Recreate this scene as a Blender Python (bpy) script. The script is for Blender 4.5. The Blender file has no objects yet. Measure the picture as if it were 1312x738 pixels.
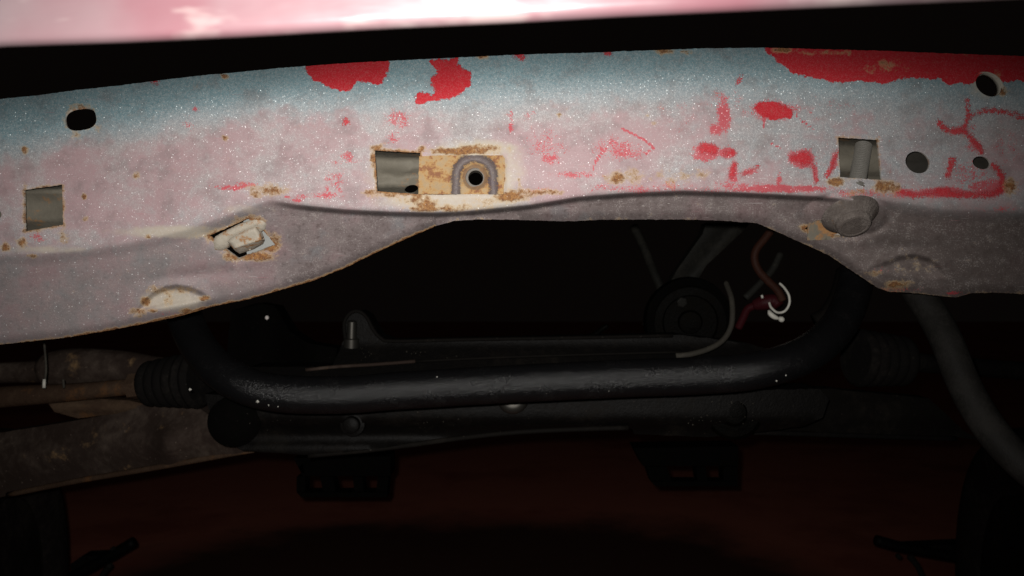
import bpy, bmesh, math, random
import numpy as np
from mathutils import Vector, Matrix
from mathutils.geometry import delaunay_2d_cdt
random.seed(7); rng = np.random.default_rng(7)
sc = bpy.context.scene
C = sc.collection

# ------------------------------------------------------------------ camera
F, CX, CY, H = 1092.0, 656.0, 369.0, 0.79      # focal length in photo pixels, optical centre, lens height above the floor
cam_d = bpy.data.cameras.new('camera'); cam = bpy.data.objects.new('camera', cam_d); C.objects.link(cam)
cam.location = (0, 0, H); cam.rotation_euler = (math.radians(90), 0, 0)
cam_d.sensor_width = 36; cam_d.lens = 18 * F / CX
cam_d.clip_start = 0.01; cam_d.clip_end = 100
cam_d.dof.use_dof = True; cam_d.dof.focus_distance = 0.57; cam_d.dof.aperture_fstop = 15
sc.camera = cam
# ------------------------------------------------------------------ world and flash
w = bpy.data.worlds.new('World'); sc.world = w; w.use_nodes = True
bg = w.node_tree.nodes['Background']; bg.inputs[0].default_value = (1.0, 0.72, 0.62, 1); bg.inputs[1].default_value = 0.0019
L = bpy.data.lights.new('phone_flash', 'SPOT'); L.energy = 17.6; L.color = (1.0, 0.965, 0.92)
L.shadow_soft_size = 0.004; L.spot_size = math.radians(98); L.spot_blend = 1.0
lo = bpy.data.objects.new('phone_flash', L); C.objects.link(lo)
lo.location = (-0.010, 0.0, H + 0.011)
lo.rotation_euler = (math.radians(90 - 7), 0, math.radians(5))
sc.view_settings.view_transform = 'Standard'; sc.view_settings.look = 'None'
sc.view_settings.exposure = 0.0; sc.view_settings.gamma = 1.0; sc.view_settings.use_curve_mapping = False
sc.render.engine = 'CYCLES'; sc.cycles.max_bounces = 5

# ------------------------------------------------------------------ helpers
def P(u, v, D): return Vector(((u - CX) / F * D, D, H - (v - CY) / F * D))
def smooth(a, b, x):
    t = np.clip((x - a) / (b - a), 0, 1); return t * t * (3 - 2 * t)

def thing(name, label, cat, loc=(0, 0, 0), group=None):
    o = bpy.data.objects.new(name, None); C.objects.link(o); o.location = loc
    o.empty_display_size = 0.05
    o['label'] = label; o['category'] = cat
    if group: o['group'] = group
    return o
def link(name, me, mat, parent=None, label=None):
    o = bpy.data.objects.new(name, me); C.objects.link(o)
    me.materials.append(mat)
    if parent is not None:
        o.parent = parent
        pl = parent
        off = Vector((0, 0, 0))
        while pl is not None: off += pl.location; pl = pl.parent
        o.location = -off if parent.parent is None else Vector((0, 0, 0))
    if label: o['label'] = label
    return o
def tag(o, label, cat, group=None):
    o['label'] = label; o['category'] = cat
    if group: o['group'] = group
def mesh_from(name, verts, faces, smooth_=True):
    me = bpy.data.meshes.new(name); me.from_pydata([tuple(v) for v in verts], [], [tuple(int(i) for i in f) for f in faces]); me.update()
    if smooth_: me.polygons.foreach_set('use_smooth', [True] * len(me.polygons))
    return me
def join_mesh(name, parts):
    V, Fc, S = [], [], []
    for me in parts:
        b = len(V); V += [v.co.copy() for v in me.vertices]
        for p in me.polygons: Fc.append([b + i for i in p.vertices]); S.append(p.use_smooth)
        bpy.data.meshes.remove(me)
    m = mesh_from(name, V, Fc, False); m.polygons.foreach_set('use_smooth', S); return m

def catmull(pts, n=10):
    pts = [np.array(p, float) for p in pts]; out = []
    P_ = [2 * pts[0] - pts[1]] + pts + [2 * pts[-1] - pts[-2]]
    for i in range(1, len(P_) - 2):
        p0, p1, p2, p3 = P_[i - 1:i + 3]
        for k in range(n):
            t = k / n
            out.append(0.5 * (2 * p1 + (p2 - p0) * t + (2 * p0 - 5 * p1 + 4 * p2 - p3) * t * t + (3 * p1 - p0 - 3 * p2 + p3) * t ** 3))
    out.append(pts[-1]); return out
def tube(name, pts, r, seg=14, n=10, wob=0.0, caps=True):
    """pts: world points or (point, radius) ; swept round tube"""
    if isinstance(pts[0], tuple) and len(pts[0]) == 2:
        ext = [list(p) + [rr] for p, rr in pts]
    else: ext = [list(p) + [r] for p in pts]
    path = catmull(ext, n) if len(ext) > 2 else [np.array(e, float) for e in ext]
    V, Fc = [], []; nrm = None
    for i, q in enumerate(path):
        a = path[max(i - 1, 0)][:3]; b = path[min(i + 1, len(path) - 1)][:3]
        t = Vector(b - a).normalized()
        if nrm is None: nrm = t.orthogonal().normalized()
        nrm = (nrm - t * nrm.dot(t)).normalized(); bn = t.cross(nrm)
        for k in range(seg):
            an = 2 * math.pi * k / seg
            rr = q[3] * (1 + wob * (random.random() - .5))
            V.append(Vector(q[:3]) + (nrm * math.cos(an) + bn * math.sin(an)) * rr)
    for i in range(len(path) - 1):
        for k in range(seg):
            k2 = (k + 1) % seg
            Fc.append((i * seg + k, i * seg + k2, (i + 1) * seg + k2, (i + 1) * seg + k))
    if caps:
        Fc.append(tuple(range(seg - 1, -1, -1))); m = (len(path) - 1) * seg; Fc.append(tuple(range(m, m + seg)))
    return mesh_from(name, V, Fc)
def lathe(name, prof, centre, axis, seg=24, smooth_=True, caps=True):
    """prof: [(distance along axis, radius)]"""
    ax = Vector(axis).normalized(); e1 = ax.orthogonal().normalized(); e2 = ax.cross(e1); V, Fc = [], []
    for a, r in prof:
        for k in range(seg):
            an = 2 * math.pi * k / seg
            V.append(Vector(centre) + ax * a + (e1 * math.cos(an) + e2 * math.sin(an)) * max(r, 1e-5))
    for i in range(len(prof) - 1):
        for k in range(seg):
            k2 = (k + 1) % seg
            Fc.append((i * seg + k, i * seg + k2, (i + 1) * seg + k2, (i + 1) * seg + k))
    if caps: Fc.append(tuple(range(seg - 1, -1, -1))); m = (len(prof) - 1) * seg; Fc.append(tuple(range(m, m + seg)))
    me = mesh_from(name, V, Fc, smooth_)
    if smooth_: set_sharp(me, 35)
    return me
def set_sharp(me, deg):
    bm = bmesh.new(); bm.from_mesh(me); bmesh.ops.recalc_face_normals(bm, faces=bm.faces)
    for e in bm.edges:
        if len(e.link_faces) == 2 and e.calc_face_angle(0) > math.radians(deg): e.smooth = False
    bm.to_mesh(me); bm.free()

# signed distances in outline space (numpy)
def seg_dist(U, V, a, b):
    ax, ay = a; bx, by = b; dx, dy = bx - ax, by - ay
    t = np.clip(((U - ax) * dx + (V - ay) * dy) / (dx * dx + dy * dy + 1e-9), 0, 1)
    return np.hypot(U - ax - t * dx, V - ay - t * dy)
def line_dist(U, V, pts):
    d = np.full(U.shape, 1e9)
    for a, b in zip(pts[:-1], pts[1:]): d = np.minimum(d, seg_dist(U, V, a, b))
    return d
def inside(U, V, poly):
    c = np.zeros(U.shape, bool); n = len(poly)
    for i in range(n):
        (x1, y1), (x2, y2) = poly[i], poly[(i + 1) % n]
        if y1 == y2: continue
        c ^= ((y1 > V) != (y2 > V)) & (U < (x2 - x1) * (V - y1) / (y2 - y1) + x1)
    return c
def poly_sd(U, V, poly):
    d = line_dist(U, V, list(poly) + [poly[0]]); return np.where(inside(U, V, poly), -d, d)
def ell_poly(cx, cy, rx, ry, rot=0, n=28, power=2.0):
    out = []; c, s = math.cos(rot), math.sin(rot)
    for k in range(n):
        a = 2 * math.pi * k / n
        x = rx * math.copysign(abs(math.cos(a)) ** (2 / power), math.cos(a)); y = ry * math.copysign(abs(math.sin(a)) ** (2 / power), math.sin(a))
        out.append((cx + x * c - y * s, cy + x * s + y * c))
    return out
def dense(poly, step, jag=0.0, closed=True):
    out = []; n = len(poly)
    for i in range(n if closed else n - 1):
        a, b = np.array(poly[i], float), np.array(poly[(i + 1) % n], float)
        m = max(1, int(np.hypot(*(b - a)) / step)); nn = np.array([-(b - a)[1], (b - a)[0]]); nn /= np.hypot(*nn) + 1e-9
        for k in range(m): out.append(a + (b - a) * k / m + nn * (rng.normal() * jag if k else 0))
    if not closed: out.append(np.array(poly[-1], float))
    return [tuple(p) for p in out]

def sheet(name, outer, holes, pts, depth, thick, attrs=None, thickdir=None):
    """Pressed sheet metal: a triangulated outline with cut holes, lifted to its own depth, given real thickness.
    attrs: dict name -> fn(U,V) stored as point attributes, plus 'px' (outline coordinates / 100)"""
    loops = [outer] + holes
    V2, E = [], []
    for lp in loops:
        b = len(V2); V2 += [Vector(p) for p in lp]
        E += [(b + i, b + (i + 1) % len(lp)) for i in range(len(lp))]
    if len(pts):
        pu = np.array(pts, float)
        keep = inside(pu[:, 0], pu[:, 1], outer) & (np.abs(poly_sd(pu[:, 0], pu[:, 1], outer)) > 1.2)
        for h in holes: keep &= poly_sd(pu[:, 0], pu[:, 1], h) > 1.2
        V2 += [Vector(p) for p in pu[keep]]
    vo, eo, fo, _, _, _ = delaunay_2d_cdt(V2, E, [], 0, 1e-5)
    uv = np.array([(v.x, v.y) for v in vo]); fo = np.array(fo)
    cen = uv[fo].mean(axis=1); keep = inside(cen[:, 0], cen[:, 1], outer)
    for h in holes: keep &= ~inside(cen[:, 0], cen[:, 1], h)
    fo = fo[keep]
    used = np.unique(fo); remap = -np.ones(len(uv), int); remap[used] = np.arange(len(used)); uv = uv[used]; fo = remap[fo]
    U, Vv = uv[:, 0], uv[:, 1]; D = depth(U, Vv)
    pos = np.stack([(U - CX) / F * D, D, H - (Vv - CY) / F * D], 1)
    a, b, c = pos[fo[:, 0]], pos[fo[:, 1]], pos[fo[:, 2]]
    nf = np.cross(b - a, c - a); flip = nf[:, 1] > 0      # face the camera side (-Y)
    fo[flip] = fo[flip][:, ::-1]; nf[flip] *= -1
    vn = np.zeros_like(pos)
    for k in range(3): np.add.at(vn, fo[:, k], nf)
    vn /= np.linalg.norm(vn, axis=1, keepdims=True) + 1e-12
    off = -vn * thick if thickdir is None else np.array(thickdir) * thick
    back = pos + off; n = len(pos)
    ed = {}
    for f in fo:
        for k in range(3):
            e = (f[k], f[(k + 1) % 3]); key = (min(e), max(e)); ed.setdefault(key, []).append(e)
    bound = [v[0] for v in ed.values() if len(v) == 1]
    bi = sorted({i for e in bound for i in e}); m = {i: k for k, i in enumerate(bi)}
    verts = np.vstack([pos, back, pos[bi], back[bi]]); nb = len(bi)
    faces = [tuple(f) for f in fo] + [tuple(f[::-1] + n) for f in fo]
    faces += [(2 * n + m[e[1]], 2 * n + m[e[0]], 2 * n + nb + m[e[0]], 2 * n + nb + m[e[1]]) for e in bound]
    me = mesh_from(name, verts, faces)
    allU = np.concatenate([U, U, U[bi], U[bi]]); allV = np.concatenate([Vv, Vv, Vv[bi], Vv[bi]])
    at = me.attributes.new('px', 'FLOAT_VECTOR', 'POINT')
    at.data.foreach_set('vector', np.stack([allU / 100, allV / 100, allU * 0], 1).astype(np.float32).ravel())
    for k, fn in (attrs or {}).items():
        at = me.attributes.new(k, 'FLOAT', 'POINT'); at.data.foreach_set('value', np.asarray(fn(allU, allV), np.float32))
    at = me.attributes.new('wall', 'FLOAT', 'POINT')
    at.data.foreach_set('value', np.concatenate([np.zeros(2 * n), np.ones(2 * nb)]).astype(np.float32))
    return me
def grid_pts(u0, u1, v0, v1, s):
    g = np.meshgrid(np.arange(u0, u1, s), np.arange(v0, v1, s)); p = np.stack([g[0].ravel(), g[1].ravel()], 1)
    return p + rng.uniform(-.12, .12, p.shape) * s

# ------------------------------------------------------------------ material helpers
class NT:
    def __init__(s, name):
        s.m = bpy.data.materials.new(name); s.m.use_nodes = True; s.t = s.m.node_tree
        s.bsdf = s.t.nodes['Principled BSDF']; s.out = s.t.nodes['Material Output']
    def put(s, sock, v):
        if isinstance(v, bpy.types.NodeSocket): s.t.links.new(v, sock)
        elif isinstance(v, (tuple, list)) and len(v) == 3 and sock.type == 'RGBA': sock.default_value = (*v, 1)
        else: sock.default_value = v
    def n(s, typ, ins={}, out=0, **props):
        nd = s.t.nodes.new(typ)
        for k, v in props.items(): setattr(nd, k, v)
        for k, v in ins.items(): s.put(nd.inputs[k], v)
        return nd.outputs[out]
    def math(s, op, a, b=0.0, c=0.0, clamp=False):
        return s.n('ShaderNodeMath', {0: a, 1: b, 2: c}, operation=op, use_clamp=clamp)
    def attr(s, name, out='Fac'): return s.n('ShaderNodeAttribute', out=out, attribute_name=name)
    def noise(s, vec, scale, detail=4, rough=.55, out='Fac', dist=0.0):
        return s.n('ShaderNodeTexNoise', {'Vector': vec, 'Scale': scale, 'Detail': detail, 'Roughness': rough, 'Distortion': dist}, out=out)
    def ramp01(s, x, a, b):
        nd = s.t.nodes.new('ShaderNodeMapRange'); nd.interpolation_type = 'SMOOTHSTEP'
        s.put(nd.inputs[0], x); nd.inputs[1].default_value = a; nd.inputs[2].default_value = b
        nd.inputs[3].default_value = 0; nd.inputs[4].default_value = 1
        if a > b:
            nd.inputs[1].default_value = b; nd.inputs[2].default_value = a; nd.inputs[3].default_value = 1; nd.inputs[4].default_value = 0
        return nd.outputs[0]
    def lerp(s, a, b, t):
        nd = s.t.nodes.new('ShaderNodeMapRange'); s.put(nd.inputs[0], t); s.put(nd.inputs[3], a); s.put(nd.inputs[4], b); return nd.outputs[0]
    def mix(s, a, b, f):
        nd = s.t.nodes.new('ShaderNodeMix'); nd.data_type = 'RGBA'
        s.put(nd.inputs[0], f); s.put(nd.inputs[6], a); s.put(nd.inputs[7], b); return nd.outputs[2]
    def scalev(s, vec, sx, sy, sz=1.0):
        return s.n('ShaderNodeMapping', {'Vector': vec, 'Scale': (sx, sy, sz)})
    def set(s, **kw):
        for k, v in kw.items(): s.put(s.bsdf.inputs[k.replace('_', ' ')], v)
        return s.m
    def bump(s, h, strength=.3, dist=.001, normal=None):
        ins = {'Height': h, 'Strength': strength, 'Distance': dist}
        if normal is not None: ins['Normal'] = normal
        return s.n('ShaderNodeBump', ins)
    @property
    def obj(s): return s.n('ShaderNodeTexCoord', out='Object')

def dark_mat(name, base, dust, amount=.35, rough=.55, scale=60, bump=.4, spec=.4, metal=0.0, rust=None, rust_amt=.55, bdist=.0015):
    """oily, dusty underbody metal or rubber"""
    t = NT(name); p = t.obj
    n1 = t.noise(p, scale * .35, 5, .6); n2 = t.noise(p, scale * 3, 4, .65)
    f = t.ramp01(t.math('ADD', n1, t.math('MULTIPLY', t.math('SUBTRACT', n2, .5), .5)), 1.0 - amount - .18, 1.0 - amount + .25)
    col = t.mix(base, dust, f)
    spk = t.ramp01(t.noise(p, scale * 9, 2, .5), .70, .78)
    col = t.mix(col, tuple(min(1, c * 2.2 + .004) for c in dust), t.math('MULTIPLY', spk, .7))
    if rust is not None:
        rf = t.ramp01(t.noise(p, scale * .6, 6, .7), rust_amt, rust_amt + .12)
        col = t.mix(col, rust, rf)
    nb = t.math('ADD', t.math('MULTIPLY', n2, .6), t.math('MULTIPLY', t.noise(p, scale * 10, 3, .6), .5))
    return t.set(Base_Color=col, Roughness=t.lerp(rough, min(1, rough + .25), f), Metallic=metal, Specular_IOR_Level=spec * .3, Normal=t.bump(nb, bump, bdist))

# ==================================================================== FRONT CROSSMEMBER
def interp(tbl):
    x = np.array([p[0] for p in tbl], float); y = np.array([p[1] for p in tbl], float)
    return lambda u: np.interp(u, x, y)
TOP = [(-80,138),(0,127),(50,122),(100,115),(150,110),(200,103.5),(250,97.5),(300,93),(350,88),(400,84),(450,80.5),(500,78),(560,75),(640,71),(700,69),(760,67.5),(820,65),(900,62),(980,61),(1050,63),(1130,65),(1200,68),(1312,72),(1400,76)]
FOLD = [(-80,326),(0,326),(50,325),(110,319),(163,311),(237,294),(288,276),(330,261),(345,256),(380,262),(440,268),(500,271),(560,272),(600,270),(680,262),(740,252),(800,247),(876,244),(940,246),(1000,249),(1060,252),(1090,254),(1143,257),(1211,268),(1312,270),(1400,270)]
BOT = [(-80,449),(0,441.5),(81,433),(140,423.5),(186,414.5),(235,404),(271,393),(320,383),(356,372.5),(400,360),(440,344),(487,321),(527,303),(560,289),(581,283),(612,281),(660,281.5),(720,283.5),(775,281.5),(876,281),(930,283),(970,286),(1014,305),(1062,327),(1102,354),(1125,369),(1140,374),(1167,375),(1197,378.5),(1224,381),(1245,375.5),(1275,375),(1312,376.5),(1400,378)]
yT, yF, yB = interp(TOP), interp(FOLD), interp(BOT)
HOLES = {
 'oval_l': ell_poly(103.5, 152.5, 20, 14.5, -.16, 30, 2.6),
 'square_l': [(31,243.5),(79.5,236.5),(81,288),(32,296.5)],
 'slot_edge': ell_poly(-4, 275, 6, 6),
 'square_m': [(480,192.5),(538.5,196),(537,249),(483.5,245)],
 'clip': [(268,302),(318,280),(336,294),(353,314),(306,331.5)],
 'square_r': [(1074,176.5),(1124,179),(1129.5,230.5),(1076.5,227)],
 'oval_r1': ell_poly(1175.5, 208, 16, 13.5, .5, 28),
 'oval_r2': ell_poly(1257.5, 208.5, 11.5, 8, .25, 24),
 'oval_r3': ell_poly(1267, 109, 18, 13.5, .55, 28),
 'bolt_slot': [(1031,293),(1044,283),(1060,281),(1090,283),(1106,291),(1098,299),(1084,301.5),(1055,301)],
 'nut': ell_poly(608, 227, 21, 19, 0, 28),
}
DIMP_L = [(171,404),(182,388),(196,376),(212,368),(226,366),(244,369),(260,376),(269,382),(240,388),(210,393),(180,400)]
CH_L = ((171,405),(269,382))
DIMP_R = [(1116,344),(1138,335),(1152,329),(1172,327),(1192,332),(1206,343),(1216,356),(1185,356),(1150,352)]
CH_R = ((1116,344),(1216,356))
HORSE = (608, 226)
def chord_h(U, V, ch):
    (ax, ay), (bx, by) = ch; l = math.hypot(bx - ax, by - ay)
    return -((bx - ax) * (V - ay) - (by - ay) * (U - ax)) / l      # positive above the chord
def panel_depth(U, V):
    t0, f0, b0 = yT(U), yF(U), yB(U)
    D = .560 + .045 * ((U - 640) / 656) ** 2
    t = np.clip((V - t0) / np.maximum(f0 - t0, 1), 0, 1)
    D = D + .030 * np.clip(1 - t / .30, 0, 1) ** 2.2           # rolled top edge
    D = D + .004 * np.clip((t - .8) / .2, 0, 1) ** 2
    s = np.maximum(V - f0, 0)
    lip = smooth(338, 400, U) * (1 - smooth(1040, 1100, U))
    D = D + s * (.00046 + .00008 * smooth(700, 1000, U)) + (1 - lip) * .0035 * smooth(0, 16, s)   # underside runs back
    D = D + lip * .022 * smooth(-1.0, 7.5, V - f0)              # lip of the front face stands proud of the lower flange
    # returned bottom edge
    e = np.clip(1 - (b0 - V) / 12.0, 0, 1); D = D + .006 * e ** 1.6 * (b0 - f0 > 18)
    # crescent louvres
    for poly, ch, k in ((DIMP_L, CH_L, .00032), (DIMP_R, CH_R, .00030)):
        msk = 1 - smooth(-6.0, 2.5, poly_sd(U, V, poly)); D = D + msk * k * np.maximum(chord_h(U, V, ch), 0)
        D = D - .0022 * np.exp(-(np.maximum(poly_sd(U, V, poly), 0) / 9) ** 2) * (1 - msk)
    # clip hole pressed in a little, bolt boss standing out
    dc = poly_sd(U, V, HOLES['clip']); D = D + .0025 * np.exp(-(np.maximum(dc, 0) / 7) ** 2)
    eb = np.hypot((U - 1084) / 50, (V - 276) / 25); D = D - .005 * (1 - smooth(.62, 1.10, eb)) + .0022 * np.exp(-((eb - 1.12) / .10) ** 2)
    # shallow recess of the nut plate + horseshoe
    rec = poly_sd(U, V, [(556,198),(640,196),(648,206),(646,248),(542,248),(540,206)])
    D = D + .0022 * (1 - smooth(-3, 4, rec))
    # big soft dents
    D = D + .0012 * np.sin(U / 71 + V / 90) * np.sin(V / 43 - U / 160) + .0007 * np.sin(U / 29 + 1.3) * np.sin(V / 23 + U / 57)
    D = D + .0022 * np.exp(-((U - 1150) / 60) ** 2 - ((V - 318) / 10) ** 2) * (V > f0)
    D = D + .0030 * np.exp(-((U - 255) / 70) ** 2 - ((V - 352 + (U - 255) * .1) / 9) ** 2) * (V > f0)
    return D

# ---- where red paint survives, where it is only smeared, where rust and primer show
RED = [
 [(392,80),(391,87),(396,98),(405,104),(414,107),(423,112),(437,117),(449,116.5),(457,103),(463,102),(468,105.5),(487,108),(495,97),(499,81),(498,70),(392,70)],
 [(551,78),(587,74),(585,83),(602,92),(605,105),(592,120),(578,127),(551,129),(534,137),(531,130),(537,118),(547,120),(554,124),(561,117),(551,110),(553,98),(563,95),(556,86)],
 [(981,50),(982,66),(1001,81),(1014,95),(1031,98),(1055,103),(1075,108),(1102,102),(1120,106),(1136,109),(1160,100),(1201,101),(1214,108.5),(1251,107),(1262,100),(1280,104),(1312,103),(1420,100),(1420,50)],
 [(965,139),(970,131),(998,131),(1016,141),(1014,151),(998,153),(978,151)],
]
STROKES = [([(1239,128),(1241,148),(1235,166)],2.2),([(1241,148),(1268,141.5),(1292,144),(1320,154)],2.8),([(1204,159),(1216,169),(1234,168),(1247,180),(1258,194)],3.8),
 ([(1220,205),(1214,226)],3.6),([(1273,212),(1284,225),(1285,240),(1272,250),(1235,250),(1200,247)],4.0),([(1150,244),(1170,250),(1200,247)],3.2),([(1203,246),(1214,246)],5.5),
 ([(1029,203),(1031,203)],9.5),([(1017,203),(1018,203)],4.5),([(936,226),(942,210)],3.0),([(1060,226),(1074,194)],2.4),([(930,196),(939,196)],4.0),([(902,190),(914,192)],6.5),
 ([(663,70),(667,72)],5),([(777,66),(781,67)],3),([(196,104),(201,106)],3.2),([(443,156),(444,155)],4),([(949,100),(946,104)],2),([(971,214),(952,224)],2.0),([(1041,212),(1046,233)],2.0)]
SMEAR = [((927,147),(9,24),1.0),((918,166),(9,8),.9),((905,196),(18,12),1.0),((893,199),(7,7),.85),((932,196),(11,8),1.0),((1030,204),(15,13),1.0),((1016,202),(9,9),.85),((990,141),(34,14),.75),
 ((1000,242),(70,5),1.0),((940,238),(60,8),.55),((905,243),(80,6),.45),((1110,247),(60,7),.6),((940,222),(6,16),.9),((958,220),(16,6),.6),((998,228),(4,10),.85),((1045,222),(4,16),.75),((1068,208),(6,16),.7),
 ((1240,222),(30,18),.55),((1270,240),(32,12),.85),((1210,246),(40,7),.9),((1160,247),(22,7),.75),((1232,165),(20,8),.6),((1248,187),(14,10),.6),
 ((705,203),(15,10),.66),((700,185),(30,22),.5),((790,190),(32,16),.62),((806,197),(18,8),.72),((655,155),(5,20),.55),((680,148),(14,8),.5),((510,153),(17,14),.62),((504,175),(10,14),.5),((430,228),(18,14),.48),
 ((443,200),(12,7),.62),((420,250),(22,5),.66),((390,252),(14,5),.6),((445,208),(30,3),.5),((740,224),(35,5),.62),((690,245),(28,6),.55),((820,243),(60,6),.55),((855,238),(30,8),.5),((770,240),(30,7),.5),
 ((240,158),(9,10),.5),((250,140),(5,4),.7),((46,306),(14,8),.6),((290,240),(22,4),.6),((320,236),(20,4),.58),((560,72),(20,8),.5),((1100,200),(60,50),.28),((1060,140),(60,20),.30),
 ((930,130),(30,20),.36),((870,150),(40,25),.28),((1290,190),(20,30),.40),((1225,376),(16,3),.8),((1150,371),(30,4),.6),((225,402),(30,4),.4),((1130,345),(20,8),.35),((1280,268),(40,6),.45)]
LINES = [([(797,165),(822,177),(838,189),(826,198)],1.25),([(775,190),(765,203),(759,219)],1.1),([(655,150),(654,166)],.9),([(365,252),(385,259)],1.2),([(418,240),(425,252)],1.0),([(283,243),(302,239)],1.0),([(985,182),(1000,190)],.8),([(1019,148),(1044,167)],1.0),([(430,235),(437,246)],1.0),([(300,243),(326,236)],1.0),([(979,150),(979,163)],.8)]
HAZE = [((700,190),(60,40),.9),((790,190),(60,35),.8),((130,215),(90,45),.8),((110,265),(60,25),.8),((240,165),(40,40),.5),((300,200),(120,50),.45),((450,210),(60,60),.35),((330,150),(60,20),.3),((530,160),(50,25),.5),((600,245),(300,16),.55),((900,240),(200,14),.6),((1290,190),(30,40),.5),((1100,250),(180,12),.4),((20,230),(30,30),.5)]
RUST = [((588,194),(40,4.5),1.0),((615,190),(30,5),.85),((482,190),(9,5),.9),((478,202),(4,14),.85),((540,191),(5,5),.9),((540,202),(3,8),.5),((478,246),(14,4),.8),((500,250),(28,4),.6),((548,262),(16,7),.9),((530,255),(20,8),.7),((652,252),(20,7),.95),((670,247),(30,6),.7),((645,220),(3,16),.9),((640,256),(40,6),.55),((590,266),(40,4),.6),((665,235),(2,12),.6),((560,268),(50,3.5),.8),
 ((790,228),(14,8),.78),((812,226),(16,10),.6),((700,246),(20,4),.8),((860,228),(30,12),.38),((1072,233),(11,6),.95),((1135,240),(18,9),.85),((1294,240),(9,12),.75),((1098,246),(14,5),.5),
 ((345,243),(26,9),.72),((330,248),(12,6),.6),((175,225),(4.5,4.5),1.0),((32,192),(5,5),.9),((108,252),(3.5,3.5),.95),((110,280),(4,4),.7),((7,317),(6,5),.95),((28,311),(7,8),.8),((80,303),(7,10),.6),((42,328),(8,3),.75),((190,303),(4,3),.8),((288,177),(4,4),.85),((78,236),(6,4),.45),((32,240),(4,5),.55),((104,135),(20,3),.45),((100,170),(6,8),.5),((125,165),(4,6),.4),
 ((288,98),(5,4),.9),((618,72),(7,4),.95),((1002,64),(16,4),.75),((850,66),(14,4),.85),((880,67),(10,3),.7),((1060,68),(40,4),.45),((1135,85),(25,10),.42),((1285,118),(7,8),.75),((1275,98),(8,5),.55),((830,148),(3,3),.6),((838,157),(4,4),.6),((716,147),(3,3),.75),((1095,176),(30,3),.45),((897,224),(10,8),.5),((1240,66),(40,4),.4),
 ((298,300),(42,10),.62),((275,300),(10,8),.8),((320,282),(22,6),.8),((350,315),(10,9),.9),((325,328),(26,6),1.0),((296,330),(12,6),.85),((350,305),(8,10),.7),((205,372),(20,5),.6),((186,386),(7,6),.95),((238,398),(9,4),.95),((262,382),(7,4),.95),((215,381),(7,12),.6),((232,372),(24,5),.55),((178,401),(12,6),.7),((196,398),(8,3),.7),((282,390),(4,3),.9),
 ((1035,292),(9,6),.85),((1060,302),(22,3),.75),((1052,286),(8,4),.6),((1148,365),(18,6),.7),((1118,350),(14,4),.45),((1170,340),(30,14),.28),((1090,298),(14,3),.5)]
CREAM = [((1168,343),(36,11),.34),((600,225),(64,42),1.0),((510,225),(44,36),.72),((580,258),(90,12),1.0),((650,215),(30,40),.6),((620,190),(50,12),.8),((310,303),(30,18),.5),((220,385),(45,15),.85),((103,152),(26,20),.35),((56,266),(34,38),.30),((1262,109),(24,18),.7),((1055,291),(18,9),.8),((225,297),(80,9),.80),((60,320),(70,6),.6),((310,268),(40,8),.5),((60,316),(60,8),.3)]
def blobs(lst):
    def fn(U, V):
        r = np.zeros(U.shape)
        for (cx, cy), (rx, ry), a in lst: r = np.maximum(r, a * np.exp(-((((U - cx) / rx) ** 2 + ((V - cy) / ry) ** 2) ** 1.3) * .7))
        return r
    return fn
def a_red(U, V):
    d = np.full(U.shape, 99.0)
    for p in RED: d = np.minimum(d, poly_sd(U, V, p))
    return np.clip(d, -20, 20)
def a_stroke(U, V):
    d = np.full(U.shape, 99.0)
    for pl, w_ in STROKES: d = np.minimum(d, line_dist(U, V, pl) - w_)
    return np.clip(d, -20, 20)
def a_smear(U, V):
    r = blobs(SMEAR)(U, V)
    for pl, w_ in LINES: r = np.maximum(r, .95 * (1 - smooth(w_ * .5, w_ * 2.0, line_dist(U, V, pl))))
    return r
def a_haze(U, V):
    t = (V - yT(U)) / np.maximum(yF(U) - yT(U), 1)
    base = smooth(.07 + .11 * (1 - smooth(0, 400, U)), .52, t) * (.80 - .16 * smooth(820, 1100, U))
    return np.clip(base + .45 * blobs(HAZE)(U, V) * smooth(.1, .3, t), 0, 1.2)
def a_dirt(U, V):
    f0 = yF(U); lip = smooth(330, 400, U) * (1 - smooth(1040, 1120, U))
    return smooth(0, 1, (V - f0 + 3 + 15 * (1 - lip)) / (9 + 28 * (1 - lip))) * (.58 + .42 * smooth(250, 420, U))
rb = blobs(RUST)
def a_rust(U, V):
    d = yB(U) - V
    strip = (1 - smooth(1.0, 5.5, d)) * np.where(U < 560, .62 + .30 * smooth(40, 120, U), np.where(U > 985, .38, .22))
    hl = 0
    for k, a in (('square_m', .85), ('clip', .7), ('square_l', .58), ('oval_l', .45), ('square_r', .40)):
        hl = np.maximum(hl, a * (1 - smooth(0, 6.5, poly_sd(U, V, HOLES[k]))))
    return np.maximum(np.maximum(rb(U, V), strip), hl)

def panel_points():
    pts = []
    for u in np.arange(-77, 1397, 2.6):
        t0, f0, b0 = float(yT(u)), float(yF(u)), float(yB(u))
        n = int((f0 - t0) / 3.0)
        for k in range(1, n): pts.append((u, t0 + (f0 - 1.5 - t0) * k / n))
        for dv in (-1.0, .8, 2.4, 4.0, 5.6, 7.4): pts.append((u, f0 + dv))
        lo_, n2 = f0 + 9.5, int((b0 - f0 - 9.5) / 2.8)
        for k in range(0, max(n2, 0)): pts.append((u, lo_ + (b0 - 1.6 - lo_) * k / n2))
    pts += [tuple(p) for p in grid_pts(164, 276, 360, 410, 1.5)] + [tuple(p) for p in grid_pts(1108, 1222, 322, 362, 1.7)] + [tuple(p) for p in grid_pts(258, 362, 272, 340, 1.8)]
    return pts
top_l = dense(TOP, 3.2, .2, False); bot_l = dense(BOT, 3.2, .22, False)
panel_outer = top_l + bot_l[::-1]
holes_d = [dense(h, 2.2, .18) for h in HOLES.values()]
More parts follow.
